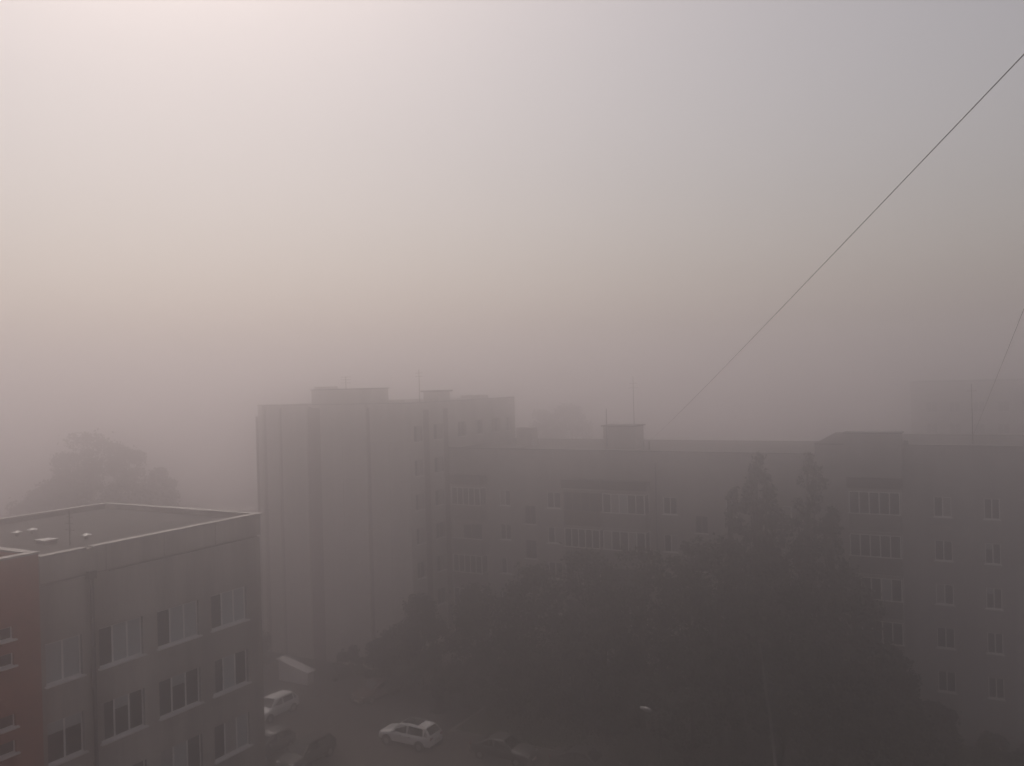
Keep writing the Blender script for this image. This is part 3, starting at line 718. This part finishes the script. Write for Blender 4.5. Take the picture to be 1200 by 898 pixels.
    MB().box(X(1.0), X(1.012), -.26, .26, .42 * H, .50 * H).build('number_plate', M['plate'], t, local=True)
    if clad:
        for s in (-1, 1): MB().box(X(.27), X(.71), min(s * hw * .93, s * (hw + .006)), max(s * hw * .93, s * (hw + .006)), gc - .01, gc + .10).build('sill_trim', M['arch'], t, local=True)
    return t

car('white crossover with dark panoramic roof driving across the yard', (-35.65, 48.3, 0), 0, 4.45, 1.82, 1.64, 'white_paint', 'suv', 'carglass', True)
car('white hatchback nosed in beside the near grey block', (-48.2, 48.0, 0), math.pi / 2, 4.0, 1.72, 1.5, 'white_paint', 'hatch', clad=False)
car('dull grey hatchback half hidden by the near grey block corner', (-43.5, 42.7, 0), math.pi / 2, 3.9, 1.7, 1.48, 'silver_paint', 'hatch', clad=False)
car('dark red car parked at the foot of the tall block', (-43.4, 54.4, 0), math.pi / 2 - .15, 4.2, 1.74, 1.46, 'red_paint', 'sedan', clad=False)
car('black estate car at the bottom edge left of the white crossover', (-40.3, 43.0, 0), math.pi / 2, 4.3, 1.76, 1.5, 'black_paint', 'suv')
car('charcoal saloon parked right of the white crossover', (-28.7, 49.2, 0), math.pi, 4.5, 1.78, 1.44, 'dark_paint', 'sedan', clad=False)
car('black saloon at the bottom edge right of the charcoal one', (-23.0, 49.7, 0), math.pi, 4.5, 1.78, 1.44, 'black_paint', 'sedan', clad=False)

# ------------------------------------------------------------------ street lamp and pole
lp = thing('street_lamp', 'street lamp with pale head among the dark trees', 'street lamp', (-17.0, 47.2, 0))
MB().tube([(-17.0, 47.2, 0), (-17.0, 47.2, 5.2), (-17.15, 47.25, 5.45), (-17.7, 47.4, 5.55)], [.09, .065, .05, .04], 10).build('pole', M['steel'], lp)
hd = MB(); hd.tube([(-17.6, 47.37, 5.54), (-17.9, 47.46, 5.59), (-18.35, 47.6, 5.57)], [.06, .15, .08], 10)
hd.build('lamp_head', M['ventmetal'], lp, smooth=True)
pl_ = thing('utility_pole', 'pale slightly leaning pole standing before the broad dark tree', 'pole', (-11.15, 51.0, 0))
MB().tube([(-11.15, 51.0, 0), (-11.6, 50.9, 5.0), (-12.05, 50.8, 9.2)], [.11, .085, .06], 10).build('shaft', M['polec'], pl_)

# ------------------------------------------------------------------ overhead cables
def cable(a, b, sag, r, label):
    a, b = Vector(a), Vector(b); pts = []
    for k in range(41):
        q = k / 40; p = a.lerp(b, q); p.z -= sag * 4 * q * (1 - q); pts.append(p)
    o = MB().tube(pts, r, 6).build('overhead_cable', M['cable'], smooth=True)
    return tag(o, label, 'cable')

cable((-23.95, 65.65, 19.9), (3.34, 2.55, 29.0), 0.15, .0056, 'long cable slanting down to the roof of the long house')
cable((-1.0, 68.07, 20.3), (1.52, 1.54, 29.05), 0.03, .0052, 'short steep cable at the right edge running to the right house roof')

# ------------------------------------------------------------------ haze
hz = MB().box(-R0 - 10, R0 + 10, -R0 - 10, R0 + 10, -1.0, HAZE_TOP)
hm = bpy.data.materials.new('fog'); hm.use_nodes = True; t_ = hm.node_tree; t_.nodes.clear()
pv = t_.nodes.new('ShaderNodeVolumePrincipled'); mo = t_.nodes.new('ShaderNodeOutputMaterial')
pv.inputs['Color'].default_value = (*HAZE_COLOR, 1); pv.inputs['Density'].default_value = HAZE_DENSITY; pv.inputs['Anisotropy'].default_value = HAZE_G
t_.links.new(pv.outputs[0], mo.inputs['Volume'])
tag(hz.build('haze', hm), kind='stuff')
